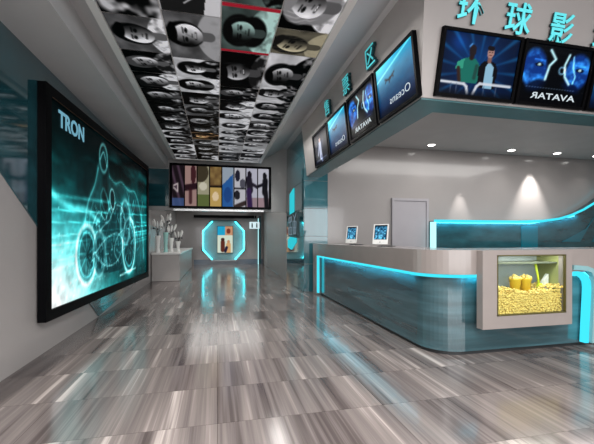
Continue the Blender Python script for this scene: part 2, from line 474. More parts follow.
# ================================================================== LARGE POSTER SCREEN, LEFT WALL
def bike_poster():
    p = Pic(200, 110, 1.83, (.0, .02, .025))
    X, Y = p.X, p.Y
    n1 = p.noise(5, 3, 4); n2 = p.noise(3, 8, 3, sy=3, sx=.7)
    haze = np.clip(1.15-np.abs(Y-.30)*1.7, 0, 1)*np.clip(.35+n1, 0, 1)
    p.plus(haze, (.0, .42, .42), .85)
    p.plus(np.exp(-(((X-.0)/.55)**2+((Y-.02)/.33)**2)), (.75, .85, .85), 1.3)
    p.plus(np.exp(-(((X-.15)/.35)**2+((Y-.45)/.12)**2)), (.1, .4, .42), .5*1)
    p.blend(np.clip((Y-.74)*5, 0, 1)*np.clip(1.2-(X-.1)*.35, 0, 1), (.0, .03, .035), .85)
    p.blend(np.exp(-(((X-.42)/.22)**2+((Y-.63)/.2)**2)), (.0, .05, .06), .5)
    p.plus(np.clip(n2-.52, 0, 1), (.2, .9, .9), 1.2*.6)
    def spl(pts, n=7):
        out = []
        for i in range(len(pts)-1):
            p0, p1, p2, p3 = [np.array(pts[min(max(i+k, 0), len(pts)-1)]) for k in (-1, 0, 1, 2)]
            for t in np.linspace(0, 1, n, endpoint=False):
                out.append(tuple(.5*((2*p1)+(-p0+p2)*t+(2*p0-5*p1+4*p2-p3)*t*t+(-p0+3*p1-3*p2+p3)*t**3)))
        return out+[tuple(pts[-1])]
    rng = random.Random(5)
    # pale veil of a far larger figure behind
    veil = p.poly(spl([(.36, .25), (.42, .52), (.54, .68), (.60, .82), (.69, .93), (.77, .86), (.84, .73), (1.05, .74), (1.35, .73), (1.60, .58), (1.72, .30), (1.7, .1), (.5, .1)]))
    p.blend(veil*(.4+.6*n1), (.10, .34, .36), .62)
    p.blend(p.ell(1.42, .42, .20, .22, soft=.6), (.02, .20, .22), .75)
    p.blend(p.ell(.72, .64, .06, .2, soft=.8), (.0, .05, .06), .7)
    for k, w_, c_ in ((0, .006, .32), (1, .02, .2)):
        p.plus(p.path(spl([(.38, .36), (.44, .54), (.54, .66), (.60, .78)]), w_), (.35, .75, .75), c_)
        p.plus(p.path(spl([(.80, .76), (.92, .73), (1.06, .76), (1.25, .72), (1.42, .73), (1.58, .60), (1.68, .40), (1.72, .15)]), w_), (.35, .75, .75), c_)
    p.plus(p.ring(.69, .86, .07, .09, .009), (.45, .8, .8), .55); p.plus(p.path(spl([(.63, .84), (.69, .90), (.75, .82)]), .006), (.5, .8, .8), .5)
    for i in range(34):     # wisps
        x = rng.uniform(.5, 1.7); y = rng.uniform(.35, .72); q = [(x, y)]
        for k in range(3): q.append((q[-1][0]+rng.uniform(-.09, .09), q[-1][1]-rng.uniform(.02, .12)))
        p.plus(p.path(spl(q, 4), rng.uniform(.004, .012)), (.3, .65, .65), rng.uniform(.12, .4))
    # horizontal light trails
    for (y, w, k, s_) in ((.36, .006, 1, .02), (.40, .004, .8, .03), (.53, .005, .6, .0), (.335, .012, .5, .02), (.60, .010, .4, .01), (.28, .004, .5, .04), (.47, .004, .5, -.01), (.24, .008, .4, .06)):
        p.plus(p.seg(0, y-.06, 1.83, y+s_+.03, w), (.35, .95, .95), k*.75)
    p.plus(p.path(spl([(0, .56), (.2, .50), (.42, .50), (.6, .44)]), .02), (.4, .85, .85), .55)
    # body of the machine
    body = p.poly(spl([(.42, .22), (.62, .12), (1.05, .10), (1.25, .2), (1.32, .42), (1.12, .52), (1.02, .60), (.86, .56), (.70, .46), (.50, .42)]))
    p.blend(body, (.01, .15, .17), .72)
    for (cx, cy, rx, ry, k) in ((.43, .24, .14, .17, 1.0), (1.26, .28, .17, .22, 1.0), (.62, .24, .10, .14, .4), (1.16, .46, .12, .17, .5)):
        p.blend(p.ell(cx, cy, rx, ry), (.0, .12, .14), .65)
        p.plus(p.ring(cx, cy, rx, ry, .014), (.62, .85, .85), k*.9)
        p.plus(p.ring(cx, cy, rx*.78, ry*.78, .008), (.35, .8, .82), k*.6)
        p.plus(p.ring(cx, cy, rx*1.08, ry*1.08, .03), (.1, .45, .45), k*.35)
        for q in range(9):
            a = q*2*PI/9+.3
            p.plus(p.seg(cx+rx*.18*math.cos(a), cy+ry*.18*math.sin(a), cx+rx*.8*math.cos(a), cy+ry*.8*math.sin(a), .005), (.3, .75, .75), k*.35)
    wl_ = (.65, .92, .92)
    p.plus(p.path(spl([(.50, .40), (.60, .50), (.72, .46), (.80, .54), (.88, .52)]), .0055), wl_, .42)
    p.plus(p.path(spl([(.55, .24), (.7, .16), (.88, .15), (1.02, .2), (1.1, .3), (.98, .37), (.8, .35), (.66, .3), (.55, .24)]), .0055), wl_, .42)
    p.blend(p.ell(.86, .61, .05, .07, .2), (.0, .07, .09), .8); p.plus(p.ring(.86, .61, .05, .07, .006, .2), wl_, .6)
    p.plus(p.path(spl([(.95, .58), (1.06, .57), (1.15, .48), (1.12, .36)]), .0055), wl_, .42)
    p.plus(p.path(spl([(.88, .54), (.80, .46), (.70, .42), (.62, .38)]), .0055), wl_, .42)
    p.plus(p.path(spl([(1.1, .40), (.96, .34), (.90, .24), (1.0, .16)]), .0055), wl_, .42)
    for i in range(110):
        x = rng.uniform(.45, 1.4); y = rng.uniform(.12, .56); a = rng.uniform(0, PI); l = rng.uniform(.015, .07)
        p.plus(p.seg(x, y, x+l*math.cos(a), y+l*math.sin(a), .0045), (.5, .85, .87), rng.uniform(.15, .55))
    for i in range(120):
        x = rng.uniform(0, 1.83); y = rng.uniform(.0, .5)
        p.plus(p.seg(x, y, x+.004, y, rng.uniform(.003, .006)), (.6, .9, .9), rng.uniform(.15, .6)*(1 if x < .7 else .5))
    for i in range(24):
        x = 1.03+i*.018
        p.plus(p.seg(x, .055+.001*i, x+.007, .055+.001*i, .007), (.8, .95, .95), .6)
    n5 = p.noise(22, 40, 3); p.img = np.clip(p.img, 0, 1)*(.72+.55*n5)[..., None]; p.img = np.clip(p.img, 0, 1)
    return p

bs = thing('poster_display', 'huge black-framed wide film poster screen with glowing teal motorbike rider, on left wall', 'display', (-1.6, 6.15, .35))
mL = frame_mat((-1.60, 6.15, 1.562), (.0465, .9989, 0), (0, 0, 1))
W0, H0 = 4.305, 2.424
obj('frame', frame_ring(B(), W0, H0, .11, -.02, .03, mL), M['black'], bs)
hb = B()   # housing wedge back to the wall
pf = [mL @ V3(q) for q in ((-W0/2, 0, -.02), (W0/2, 0, -.02))]
z0_, z1_ = .35, .35+H0
hb.prism([(pf[0].x, pf[0].y, z0_), (pf[1].x, pf[1].y, z0_), (XL+.013, pf[1].y, z0_), (XL+.013, pf[0].y, z0_)], (0, 0, H0))
obj('housing', hb, M['black'], bs)
bscr = pic_obj('screen', bike_poster(), mL, W0-.2, H0-.2, M['backlit'], bs, z=.006)
ti = frame_mat(mL @ V3((-W0/2+.62, H0/2-.27, .008)), (.0465, .9989, 0), (0, 0, 1))
text_obj('title_lettering', 'TRON', .25, ti, M['text_cyan'], bscr, bold=.006, sx=.95, label='glowing pale blue title lettering')
ln = B().box(-W0/2+.12, W0/2-.12, H0/2-.118, H0/2-.110, .03, .034, mL)
obj('inner_trim', ln, surf('bronze_line', s2l((.5, .35, .25)), .3, metal=1), bs, 'thin bronze line along the top of the frame')

# ================================================================== CEILING MURAL OF PORTRAITS
def portrait(seed, nx, ny, style=None):
    r = random.Random(seed*31+5)
    p = Pic(nx, ny, 1.0)
    # local picture: head up = +Y of the picture; picture X across the face
    st = style or r.choice(['dark', 'light', 'mid', 'light', 'dark', 'light', 'dark'])
    bg = {'dark': .04, 'mid': .35, 'light': .72}[st]
    g = p.noise(3, seed, 3)
    p.img[:] = (bg+.3*(g-.5)*(1 if st != 'dark' else .6))[..., None]
    cx = .5+r.uniform(-.1, .1); cy = .58+r.uniform(-.05, .06); rx = r.uniform(.20, .29); ry = rx*r.uniform(1.12, 1.3); rot = r.uniform(-.35, .35)
    lit = r.choice([-1, 1]); face = r.uniform(.72, .98); hair = r.choice([.02, .04, .06, .12]) if st != 'dark' else r.choice([.03, .12, .3, .5, .08])
    cl = r.choice([.05, .15, .6, .85])
    p.blend(p.ell(cx, -.12, .62, .46+.1*(seed%3), soft=.05), (cl,)*3)
    p.blend(np.clip(p.noise(7, seed+3, 3)-.45, 0, 1)*p.ell(cx, -.12, .62, .46+.1*(seed%3), soft=.05)*3, (1-cl*.8,)*3, .6)
    hw = r.choice([1.22, 1.38, 1.6])
    p.blend(p.ell(cx, cy+.06, rx*hw, ry*1.28, rot, .14), (hair,)*3)
    if hw > 1.5: p.blend(p.ell(cx, cy-.2, rx*1.55, ry*1.1, rot, .15), (hair,)*3)
    st_ = np.clip(np.sin((p.X*60+p.Y*12+g*14)), 0, 1)*p.ell(cx, cy+.06, rx*hw, ry*1.22, rot, .2)
    p.blend(st_, (min(1, hair+.3),)*3, .35)
    p.blend(p.bar(cx, cy-ry*.8, cx, cy-ry*1.5, rx*.45), (face*.42,)*3)
    fm = p.ell(cx, cy, rx, ry, rot, .07)
    sh = np.clip(.60+lit*(p.X-cx)/rx*.50+.35*(p.noise(4, seed+9, 2)-.5), .12, 1.1)
    c, s = math.cos(rot), math.sin(rot)
    fimg = (face*sh)[..., None]*np.ones(3)
    p.img = p.img*(1-fm[..., None])+fimg*fm[..., None]
    def F(x, y): return (cx+x*rx*c-y*ry*s, cy+x*rx*s+y*ry*c)
    # hairline
    p.blend(p.ell(*F(r.uniform(-.25, .25), 1.02), rx*.95, ry*.30, rot, .2), (hair,)*3)
    for e in (-.42, .42):
        ex, ey = F(e, .12)
        p.blend(p.ell(ex, ey, rx*.26, ry*.12, rot, .4), (.06,)*3, .8)
        p.blend(p.ell(ex, ey, rx*.09, ry*.07, rot, .4), (.0,)*3)
        a, b = F(e-.24, .32), F(e+.24, .34); p.blend(p.seg(*a, *b, ry*.055), (.05,)*3, .85)
    a, b = F(.06*lit, .12), F(-.10*lit, -.22); p.blend(p.seg(*a, *b, rx*.09), (face*.45,)*3, .6)
    a, b = F(-.16, -.28), F(.16, -.28); p.blend(p.seg(*a, *b, ry*.05), (.12,)*3, .6)
    a, b = F(-.3, -.52), F(.3, -.52); p.blend(p.seg(*a, *b, ry*.075), (.12,)*3, .85)
    if r.random() < .4: p.blend(p.seg(*F(-.2, -.50), *F(.2, -.50), ry*.035), (.9,)*3, .9)
    p.img = np.clip((p.img-.5)*1.2+.5, 0, 1)
    return p

mu = thing('ceiling_mural', 'long ceiling panel of black and white portrait photographs in a white frame', 'mural', (.03, 5.5, 3.12))
MX0, MX1, MY0, MY1, MZ = -.962, 1.03, 2.0, 8.9, 3.12
obj('frame', (lambda b: (b.box(MX0-.07, MX0, MY0-.07, MY1+.07, MZ-.015, ZC), b.box(MX1, MX1+.07, MY0-.07, MY1+.07, MZ-.015, ZC),
    b.box(MX0, MX1, MY0-.07, MY0, MZ-.015, ZC), b.box(MX0, MX1, MY1, MY1+.07, MZ-.015, ZC)) and b)(B()), M['white'], mu)
obj('backing', B().box(MX0, MX1, MY0, MY1, MZ+.012, ZC), M['white'], mu)
cols = [MX0+(MX1-MX0)*k/4 for k in range(5)]
heads = [[2.0, 2.6, 3.28, 3.88, 4.36], [2.0, 2.5, 3.14, 3.93, 4.38], [2.0, 2.3, 2.92, 3.69, 4.55], [2.0, 2.5, 3.17, 3.62, 4.45]]
styles = {(0, 3): 'dark', (1, 2): 'mid', (1, 3): 'light', (2, 2): 'mid', (3, 1): 'dark', (3, 2): 'mid', (3, 3): 'light'}
portrait_mat = M['printm']
for ci in range(4):
    ys = list(heads[ci]); n = round((MY1-ys[-1])/.45)
    step = (MY1-ys[-1])/n; ys += [ys[-1]+step*(k+1) for k in range(n)]
    for ri in range(len(ys)-1):
        y0, y1 = ys[ri], ys[ri+1]; x0, x1 = cols[ci], cols[ci+1]
        near = y0 < 4.6
        res = 64 if near else 36
        p = portrait(ci*40+ri+1, res, res, styles.get((ci, ri)))
        if (ci, ri) == (0, 1):      # blurred pale shapes
            p = Pic(res, res, 1, (.25, .25, .25)); nn = p.noise(5, 77, 2); p.img[:] = np.clip((nn-.35)*1.8, 0.02, .75)[..., None]
        if (ci, ri) == (1, 1):      # dark board with a pale figure edge
            p = Pic(res, res, 1, (.8, .8, .8)); p.blend(p.poly([(.0, .28), (.0, 1), (1, 1), (1, .18)]), (.1, .1, .1)); p.blend(p.seg(.7, .0, .2, .6, .012), (.8, .8, .8))
            p.blend(p.ell(.5, .1, .12, .16), (.35, .35, .35), .7)
        if (ci, ri) in ((2, 2), (2, 1)):      # tinted green-grey with red side strips
            p.img = p.img*np.array([.82, 1.0, .95])*.9+.02
            if ri == 2:
                p.blend((p.X > .94).astype(float), (.62, .12, .18)); p.blend((p.X < .05).astype(float), (.62, .12, .18))
        if (ci, ri) == (3, 2): p.img = p.img*np.array([1.05, 1.0, .82])*.95+.03
        if (ci, ri) == (1, 9): p.img = p.img*np.array([1.3, 1.0, .7])
        p.img = np.clip(p.img, 0, 1)*np.array([.95, .95, .97])
        # picture up = -X, picture right = +Y or -Y so that its normal faces down
        m4 = frame_mat(((x0+x1)/2, (y0+y1)/2, MZ), (0, -1, 0), (-1, 0, 0))
        assert m4.col[2].z < 0
        pic_obj('portrait_print', p, m4, y1-y0-.012, x1-x0-.012, portrait_mat, mu, z=.0)

# ================================================================== FILM STRIP SCREEN ON THE HEADER
def strips():
    out = []
    def P(base): return Pic(16, 40, .42, base)
    p = P((.1, .07, .09)); p.plus(np.clip(np.sin(p.X*25+p.Y*9), 0, 1), (.25, .2, .25), .8); p.blend(p.path([(.05, .45), (.2, .35), (.2, .55), (.05, .5)], .02), (.8, .75, .75)); p.blend((p.Y < .2)*1., (.25, .35, .55), .8); out.append(p)
    p = P((.62, .5, .48)); p.blend(p.ell(.3, .8, .1, .25), (.25, .12, .14)); p.blend(p.bar(0, .45, .4, .5, .08), (.15, .07, .1)); p.blend(p.bar(.2, .1, .2, .4, .06), (.2, .08, .1), .8); out.append(p)
    p = P((.62, .6, .5)); p.blend(p.ell(.1, .85, .3, .25), (.2, .17, .12), .9); p.blend((p.Y < .3)*1., (.3, .36, .15), .8); p.blend(p.ell(.2, .5, .15, .1), (.8, .78, .7)); out.append(p)
    p = P((.35, .25, .15)); p.blend((p.Y > .55)*p.noise(8, 5, 2), (.6, .5, .3)); p.blend((p.Y < .48)*1., (.75, .62, .35)); p.blend(p.ell(.2, .25, .12, .12), (.9, .8, .65)); p.blend(p.bar(0, .5, .5, .5, .02), (.02, .02, .02)); out.append(p)
    p = P((.6, .65, .7)); p.blend(p.poly([(0, 0), (0, .55), (.42, .85), (.42, 0)]), (.15, .36, .62)); p.blend(p.ell(.2, .3, .15, .2), (.1, .25, .5), .8); out.append(p)
    p = P((.75, .75, .78)); p.blend(p.ell(.12, .8, .1, .15), (.12, .12, .18)); p.blend(p.ell(.32, .6, .12, .12), (.2, .2, .25), .8); p.blend(p.bar(0, .47, .42, .47, .02), (.03, .03, .05)); p.blend(p.ell(.1, .3, .12, .12), (.1, .1, .13)); p.blend(p.bar(.05, .0, .4, .1, .06), (.2, .15, .15)); out.append(p)
    p = P((.72, .72, .78)); p.blend((p.Y < .25)*1., (.6, .52, .55)); p.blend(p.ell(.12, .84, .09, .09), (.1, .08, .12)); p.blend(p.bar(.1, .7, .14, .45, .12), (.1, .08, .14)); p.blend(p.bar(.16, .62, .42, .52, .045), (.1, .08, .14)); p.blend(p.bar(.1, .4, .14, 0, .1), (.18, .1, .28)); out.append(p)
    p = P((.75, .75, .8)); p.blend((p.Y < .25)*1., (.62, .52, .55)); p.blend(p.ell(.26, .82, .08, .09), (.06, .05, .08)); p.blend(p.bar(.28, .68, .26, .4, .11), (.05, .05, .08)); p.blend(p.bar(.22, .6, 0, .54, .04), (.06, .05, .1)); p.blend(p.bar(.3, .4, .34, 0, .09), (.06, .05, .08)); out.append(p)
    return out
# X/Z extents on the header plane
hx0, hx1, hz0, hz1 = -1.19, 1.44, 1.98, 3.13
hs = thing('poster_display', 'long black-framed screen of eight tall film stills over the passage', 'display', ((hx0+hx1)/2, YH-.06, hz0))
mH = frame_mat(((hx0+hx1)/2, YH-.07, (hz0+hz1)/2), (1, 0, 0), (0, 0, 1))
WH, HH = hx1-hx0, hz1-hz0
obj('frame', frame_ring(B(), WH, HH, .05, -.05, .02, mH), M['black'], hs)
obj('backing', B().box(-WH/2, WH/2, -HH/2, HH/2, -.07, -.05, mH), M['black'], hs)
pw = (WH-.1)/8
for i, p in enumerate(strips()):
    p.img *= .9
    m4 = frame_mat(mH @ V3((-WH/2+.05+pw*(i+.5), 0, 0)), (1, 0, 0), (0, 0, 1))
    pic_obj('film_still', p, m4, pw-.03, HH-.11, M['screen'], hs, z=-.01)
obj('divider', B().add([], []) if False else (lambda b: ([b.box(-WH/2+.05+pw*k-.012, -WH/2+.05+pw*k+.012, -HH/2+.05, HH/2-.05, -.04, .0, mH) for k in range(1, 8)], b)[1])(B()), M['black'], hs)
obj('trough_body', B().box(hx0+.1, hx1-.2, YH-.09, YH, 1.905, 1.955), M['silver'], thing('wall_mounted_trough', 'slim metal light trough on the header, beneath the film still screen', 'light trough', ((hx0+hx1)/2, YH-.045, 1.905)))

# ================================================================== POSTERS ON THE FASCIAS
def poster_sea(seed):
    p = Pic(72, 52, 1.38, (.03, .3, .52)); X, Y = p.X, p.Y
    top = np.clip((Y-.1)/.9, 0, 1)
    p.img = (np.array([.01, .10, .26])[None, None]*(1-top[..., None])+np.array([.12, .62, .80])[None, None]*top[..., None])
    p.plus(np.exp(-(((X-.05)/.75)**2+((Y-1.02)/.35)**2)), (.45, .5, .45), .8)
    p.plus(p.seg(0, .74, 1.4, 1.02, .02), (.6, .7, .7), .5)
    n = p.noise(9, seed, 3, sx=.5); p.plus(n-.5, (.02, .12, .15), .8)
    for q in [[(.40, .66), (.52, .63), (.62, .67), (.70, .70)], [(.52, .63), (.50, .58)], [(.62, .67), (.66, .63)], [(.40, .66), (.34, .69)], [(.40, .66), (.35, .62)]]:
        p.blend(p.path(q, .018), (.0, .08, .14), 1)
    p.blend(p.ell(.53, .645, .1, .028, .15), (.0, .08, .14))
    p.blend(np.clip(1-Y*5, 0, 1), (.0, .02, .06), .8)
    return p
def poster_blue(seed):
    p = Pic(72, 56, 1.3, (.0, .01, .03)); X, Y = p.X, p.Y
    n = p.noise(6, seed, 4)
    m = np.maximum(p.ell(.22, .58, .24, .34, .1, .25), p.ell(1.08, .60, .24, .32, -.1, .25))
    p.blend(m, (.05, .22, .55), .9); p.plus(m*np.clip(n-.42, 0, 1), (.3, .75, 1.), 1.8)
    p.blend(p.ell(.30, .30, .2, .1, .4, .5), (.0, .04, .14), .9); p.blend(p.ell(1.0, .32, .2, .08, -.3, .5), (.0, .05, .18), .8)
    p.plus(p.path([(.48, .92), (.60, .78), (.50, .66), (.46, .42)], .022), (.75, .95, 1), 1.1)
    p.plus(p.path([(.86, .88), (.80, .70), (.84, .50), (.95, .38)], .02), (.75, .95, 1), 1.1)
    p.plus(p.path([(.95, .86), (.98, .66), (1.05, .52), (1.02, .40)], .014), (.6, .85, 1), .8)
    p.plus(p.ring(.76, .60, .055, .06, .014), (.6, .85, 1), .7)
    for (x, y) in ((.30, .66), (1.12, .64)):
        p.blend(p.ell(x, y, .085, .035, 0, .3), (.0, .03, .1), .9); p.plus(p.ell(x, y, .03, .022, 0, .4), (.8, .9, .8), .9)
        p.plus(p.seg(x-.1, y+.08, x+.1, y+.075, .012), (.2, .5, .8), .7)
    for i in range(18):
        x = .12+i*.055; p.plus(p.seg(x, .27, x+.02, .27, .008), (.5, .6, .7), .45); p.plus(p.seg(x+.1, .90, x+.12, .90, .006), (.5, .6, .7), .35 if x < 1 else 0)
    p.blend(np.clip(1-Y*4.2, 0, 1), (.0, .0, .01), .9)
    p.img = np.clip(p.img, 0, 1)
    return p
def poster_men():
    p = Pic(84, 64, 1.3, (.01, .07, .18)); X, Y = p.X, p.Y
    a = np.arctan2(Y-.42, X-.62); d = np.hypot(X-.62, Y-.42)
    rays = np.clip(np.sin(a*17+1.3), 0, 1)**3
    p.plus(rays*np.clip(d-.1, 0, .6), (.08, .36, .48), .85)
    p.plus(np.exp(-((X-.62)**2+(Y-.55)**2)/.18), (.03, .18, .32), .8)
    p.plus(np.exp(-((X-.25)**2+(Y-.85)**2)/.02), (.05, .2, .45), .5)
    # man in a green shirt
    g = (.10, .42, .37)
    p.blend(p.poly([(.33, .22), (.30, .48), (.38, .60), (.48, .64), (.58, .60), (.66, .50), (.64, .22)]), g)
    p.blend(p.poly([(.24, .42), (.27, .54), (.38, .60), (.36, .44)]), (.2, .6, .5)); p.blend(p.bar(.29, .44, .33, .24, .03), (.2, .13, .12))
    p.blend(p.bar(.49, .62, .50, .68, .04), (.15, .1, .1)); p.blend(p.ell(.50, .74, .062, .09), (.13, .1, .12)); p.plus(p.seg(.44, .8, .47, .84, .014), (.35, .5, .6), .8)
    p.blend(p.bar(.60, .50, .58, .3, .03), (.12, .28, .26))
    # man in a dark jacket over a pale shirt
    p.blend(p.poly([(.66, .15), (.63, .48), (.70, .58), (.80, .62), (.92, .58), (.98, .46), (.96, .15)]), (.04, .04, .07))
    p.blend(p.poly([(.76, .15), (.76, .5), (.81, .60), (.90, .5), (.92, .15)]), (.55, .72, .82))
    p.blend(p.bar(.81, .6, .81, .66, .035), (.5, .35, .33)); p.blend(p.ell(.81, .74, .058, .088), (.66, .50, .47)); p.blend(p.ell(.81, .81, .062, .045), (.08, .06, .08))
    for ex in (.79, .835): p.blend(p.ell(ex, .745, .011, .009), (.1, .06, .06))
    p.blend(p.seg(.79, .70, .83, .70, .006), (.4, .2, .2))
    # railing
    w = (.82, .84, .88)
    for q in ([(.03, .20), (.42, .19), (.47, .15), (.50, .04)], [(.60, .04), (.65, .17), (.70, .22), (1.25, .22)]):
        for s_, e_ in zip(q[:-1], q[1:]): p.blend(p.bar(*s_, *e_, .021), w)
    for x in (.2, .3, .78, 1.0): p.blend(p.bar(x, .03, x, .18, .008), (.35, .4, .5), .8)
    p.blend(np.clip(1-Y*9, 0, 1), (.01, .02, .05), .8)
    return p
def poster_figure():
    p = Pic(48, 40, 1.3, (.02, .03, .08)); n = p.noise(5, 12, 3)
    p.plus(n*np.exp(-((p.X-.6)**2+(p.Y-.5)**2)/.1), (.3, .45, .7), .8)
    p.blend(p.bar(.62, .2, .60, .62, .11), (.75, .78, .86)); p.blend(p.ell(.60, .76, .075, .1), (.8, .7, .68)); p.blend(p.ell(.60, .83, .08, .06), (.15, .1, .1))
    p.blend(p.bar(.5, .55, .36, .3, .035), (.7, .72, .8)); p.blend(p.bar(.66, .2, .72, .02, .05), (.5, .55, .7)); p.plus(p.seg(.15, .12, 1.1, .12, .02), (.5, .55, .6), .6)
    return p
tl = V3((-SLX, 0, 1)).normalized(); tf_ = V3((0, -SL, 1)).normalized()
def poster(m4, w, h, pic, label, texts, cat='display', kindname='poster_display'):
    base = m4 @ V3((0, -h/2, -.02))
    t = thing(kindname, label, cat, base, 'film poster screens on the booth fascia')
    obj('frame', frame_ring(B(), w, h, .03, -.035, .012, m4), M['black'], t)
    obj('backing', B().box(-w/2+.03, w/2-.03, -h/2+.03, h/2-.03, -.035, -.012, m4), M['dark'], t)
    scr = pic_obj('screen', pic, m4, w-.058, h-.058, M['screen'], t, z=-.004)
    for (txt, size, x, y, mt, mir, bold, sx, nm) in texts:
        mm = m4 @ Matrix.Translation((x, y, 0))
        text_obj(nm, txt, size, mm, mt, scr, depth=.0008, bold=bold, mirror=mir, sx=sx, z=-.002)
    return t
hh = .585
def ml(yc, zc=2.90): return frame_mat((FX(zc)-.036*tl.z, yc-.06, zc-.036*SLX), (0, -1, 0), tl)
def mf(xc, zc=2.90): return frame_mat((xc, FY(zc)-.036*tf_.z, zc-.036*SL), (1, 0, 0), tf_)
TW, TD = M['text_white'], M['text_dim']
poster(ml(3.555), .86, .63, poster_sea(4), 'blue sea film poster screen on the left fascia, nearest the fascia corner',
       [('Oceans', .12, .08, -.155, TW, True, -.001, 1.2, 'title_lettering')])
poster(ml(4.475), .88, .63, poster_blue(21), 'dark film poster screen of glowing blue faces, second from fascia corner on the left fascia',
       [('AVATAR', .085, .02, -.19, TW, True, .001, 1.6, 'title_lettering')])
poster(ml(5.42), .88, .63, poster_sea(14), 'smaller-looking blue sea film poster screen, third from the corner on left fascia',
       [('Oceans', .12, .08, -.155, TW, True, -.001, 1.2, 'title_lettering')])
poster(ml(6.36), .88, .63, poster_figure(), 'farthest film poster screen on the left fascia, with one pale standing figure', [])
poster(mf(2.525), .90, .615, poster_men(), 'front fascia film poster screen with two men behind a white railing', [])
poster(mf(3.445), .885, .615, poster_blue(3), 'front fascia film poster screen with two blue faces and white curves',
       [('AVATAR', .085, .02, -.205, TW, True, .001, 1.75, 'title_lettering')])
poster(mf(4.37), .90, .615, poster_sea(9), 'blue film poster screen cut off by the right edge, on the front fascia', [])

# ---- raised lettering
cy = thing('raised_sign', 'large cyan raised lettering along the top of the front fascia', 'sign', (3.1, FY(3.3), 3.2))
def letters_front(chars):
    for ch, xc, zc, size in chars:
        m4 = frame_mat((xc, FY(zc)-.024, zc), (1, 0, 0), tf_)
        lt = text_obj('letter', ch, size, m4, [M['sign_cyan'], M['teal_side']], cy, depth=.006, bold=.004, z=.0)
        mb = frame_mat((xc, FY(zc)-.012, zc), (1, 0, 0), tf_)
        text_obj('letter_return', ch, size, mb, M['teal_side'], lt, depth=.010, bold=.004, z=.0, label='dark teal back of the letter')
letters_front([('环', 2.34, 3.37, .30), ('球', 2.88, 3.35, .30), ('影', 3.41, 3.325, .30), ('城', 3.97, 3.31, .30)])
cz = thing('raised_sign', 'small dark-outlined raised lettering above the posters on left fascia', 'sign', (FX(3.3), 5.0, 3.2))
for ch, yc, zc, size in (('区', 3.96, 3.40, .27), ('票', 4.78, 3.40, .27), ('售', 5.68, 3.40, .27)):
    m4 = frame_mat((FX(zc)-.05, yc, zc), (0, -1, 0), tl)
    lt = text_obj('letter', ch, size, m4, M['sign_cyan'], cz, depth=.004, bold=-.001)
    text_obj('letter_return', ch, size, frame_mat((FX(zc)-.01, yc, zc), (0, -1, 0), tl), M['teal_side'], lt, depth=.016, bold=.007, label='dark back of the letter')

# ================================================================== COUNTER
CX, CY, R = 2.05, 3.04, .42
def outline(off, y_end=7.45, x_end=11.04, depth=.62):
    """counter footprint: outer line inset by off, rounded corner, then inner line"""
    x, y, r = CX+off, CY+off, R-off
    pts = [(x, y_end)]
    for k in range(13):
        a = PI+k*(PI/2)/12
        pts.append((x+r+r*math.cos(a), y+r+r*math.sin(a)))
    pts.append((x_end, y))
    inner = [(x_end, CY+depth), (CX+depth, CY+depth), (CX+depth, y_end)]
    return pts, inner
ct = thing('reception_counter', 'long curved grey ticket counter with smoked glass front and cyan light line', 'counter', (4.5, 4.5, 0))
XA, XB = 2.67, 3.575       # opening left for the popcorn case
def loop(off, y_end):
    o, i_ = outline(off, y_end=y_end, x_end=XA)
    return o+[(XA, CY+.62), (CX+.62, y_end)]
b = B().prism([(x, y, .835) for x, y in loop(0, 7.45)], (0, 0, .245))
b.box(XA, XB, CY, CY+.62, 1.035, 1.08).box(XB, 11.04, CY, CY+.62, .835, 1.08).box(XA, XB, CY+.46, CY+.62, .835, 1.035)
obj('countertop', b, M['counter_stone'], ct)
b = B().prism([(x, y, .04) for x, y in loop(.085, 7.2)], (0, 0, .79))
b.box(XA, XB, CY+.085, CY+.62, .04, .39).box(XB, 11.04, CY+.085, CY+.62, .04, .83).box(XA, XB, CY+.46, CY+.62, .39, .83)
obj('glass_front', b, M['counter_glass'], ct)
o, i_ = outline(.11)
obj('plinth', B().prism([(x, y, 0) for x, y in o+i_], (0, 0, .045)), M['dark'], ct)
obj('end_panel', B().bbox(CX, CX+.62, 7.2, 7.45, 0, .84, .008), M['counter_stone'], ct)
o, _ = outline(.022)
o = [(x, min(y, 7.17)) for x, y in o if x < 2.56] + [(2.56, CY+.022)]
obj('light_strip', B().tube([(x, y, .815) for x, y in o], .016, 8), M['led'], ct, 'cyan light strip under the countertop')
obj('light_strip', B().box(CX+.012, CX+.05, 7.12, 7.17, .045, .81), M['led'], ct, 'upright cyan light strip at the far end')
o2 = [(3.62, CY+.022, .815), (3.68, CY+.022, .815)]
# arched light ribbon right of the popcorn window
arch = []
for (x, z) in ((3.74, .815), (3.80, .815), (3.86, .805), (3.905, .78), (3.94, .73), (3.95, .66), (3.945, .55), (3.935, .40), (3.925, .25), (3.915, .06)):
    arch.append((x, z))
rb = B()
def ribbon(b, pts, w, y0, y1):
    n = len(pts); P = [V3((x, 0, z)) for x, z in pts]; L_ = []; R_ = []
    for i in range(n):
        d = (P[min(i+1, n-1)]-P[max(i-1, 0)]).normalized(); nn = V3((-d.z, 0, d.x))
        L_.append(P[i]+nn*w/2); R_.append(P[i]-nn*w/2)
    for i in range(n-1):
        b.prism([(q.x, y0, q.z) for q in (L_[i], L_[i+1], R_[i+1], R_[i])], (0, y1-y0, 0))
    return b
obj('light_ribbon', ribbon(rb, arch, .05, CY-.012, CY+.05), M['led'], ct, 'arched cyan light ribbon right of the popcorn window')
arch2 = [(3.72, .885)]+[(x+.07*min(1, max(0, (x-3.8)/.1)), z+.065*max(0, min(1, (z-.6)/.15))) for x, z in arch[1:]]
obj('ribbon_casing', ribbon(B(), arch2, .05, CY-.03, CY+.05), surf('pale_blue_acrylic', s2l((.5, .66, .68)), .2, var=.05), ct, 'pale outer casing of the light ribbon')

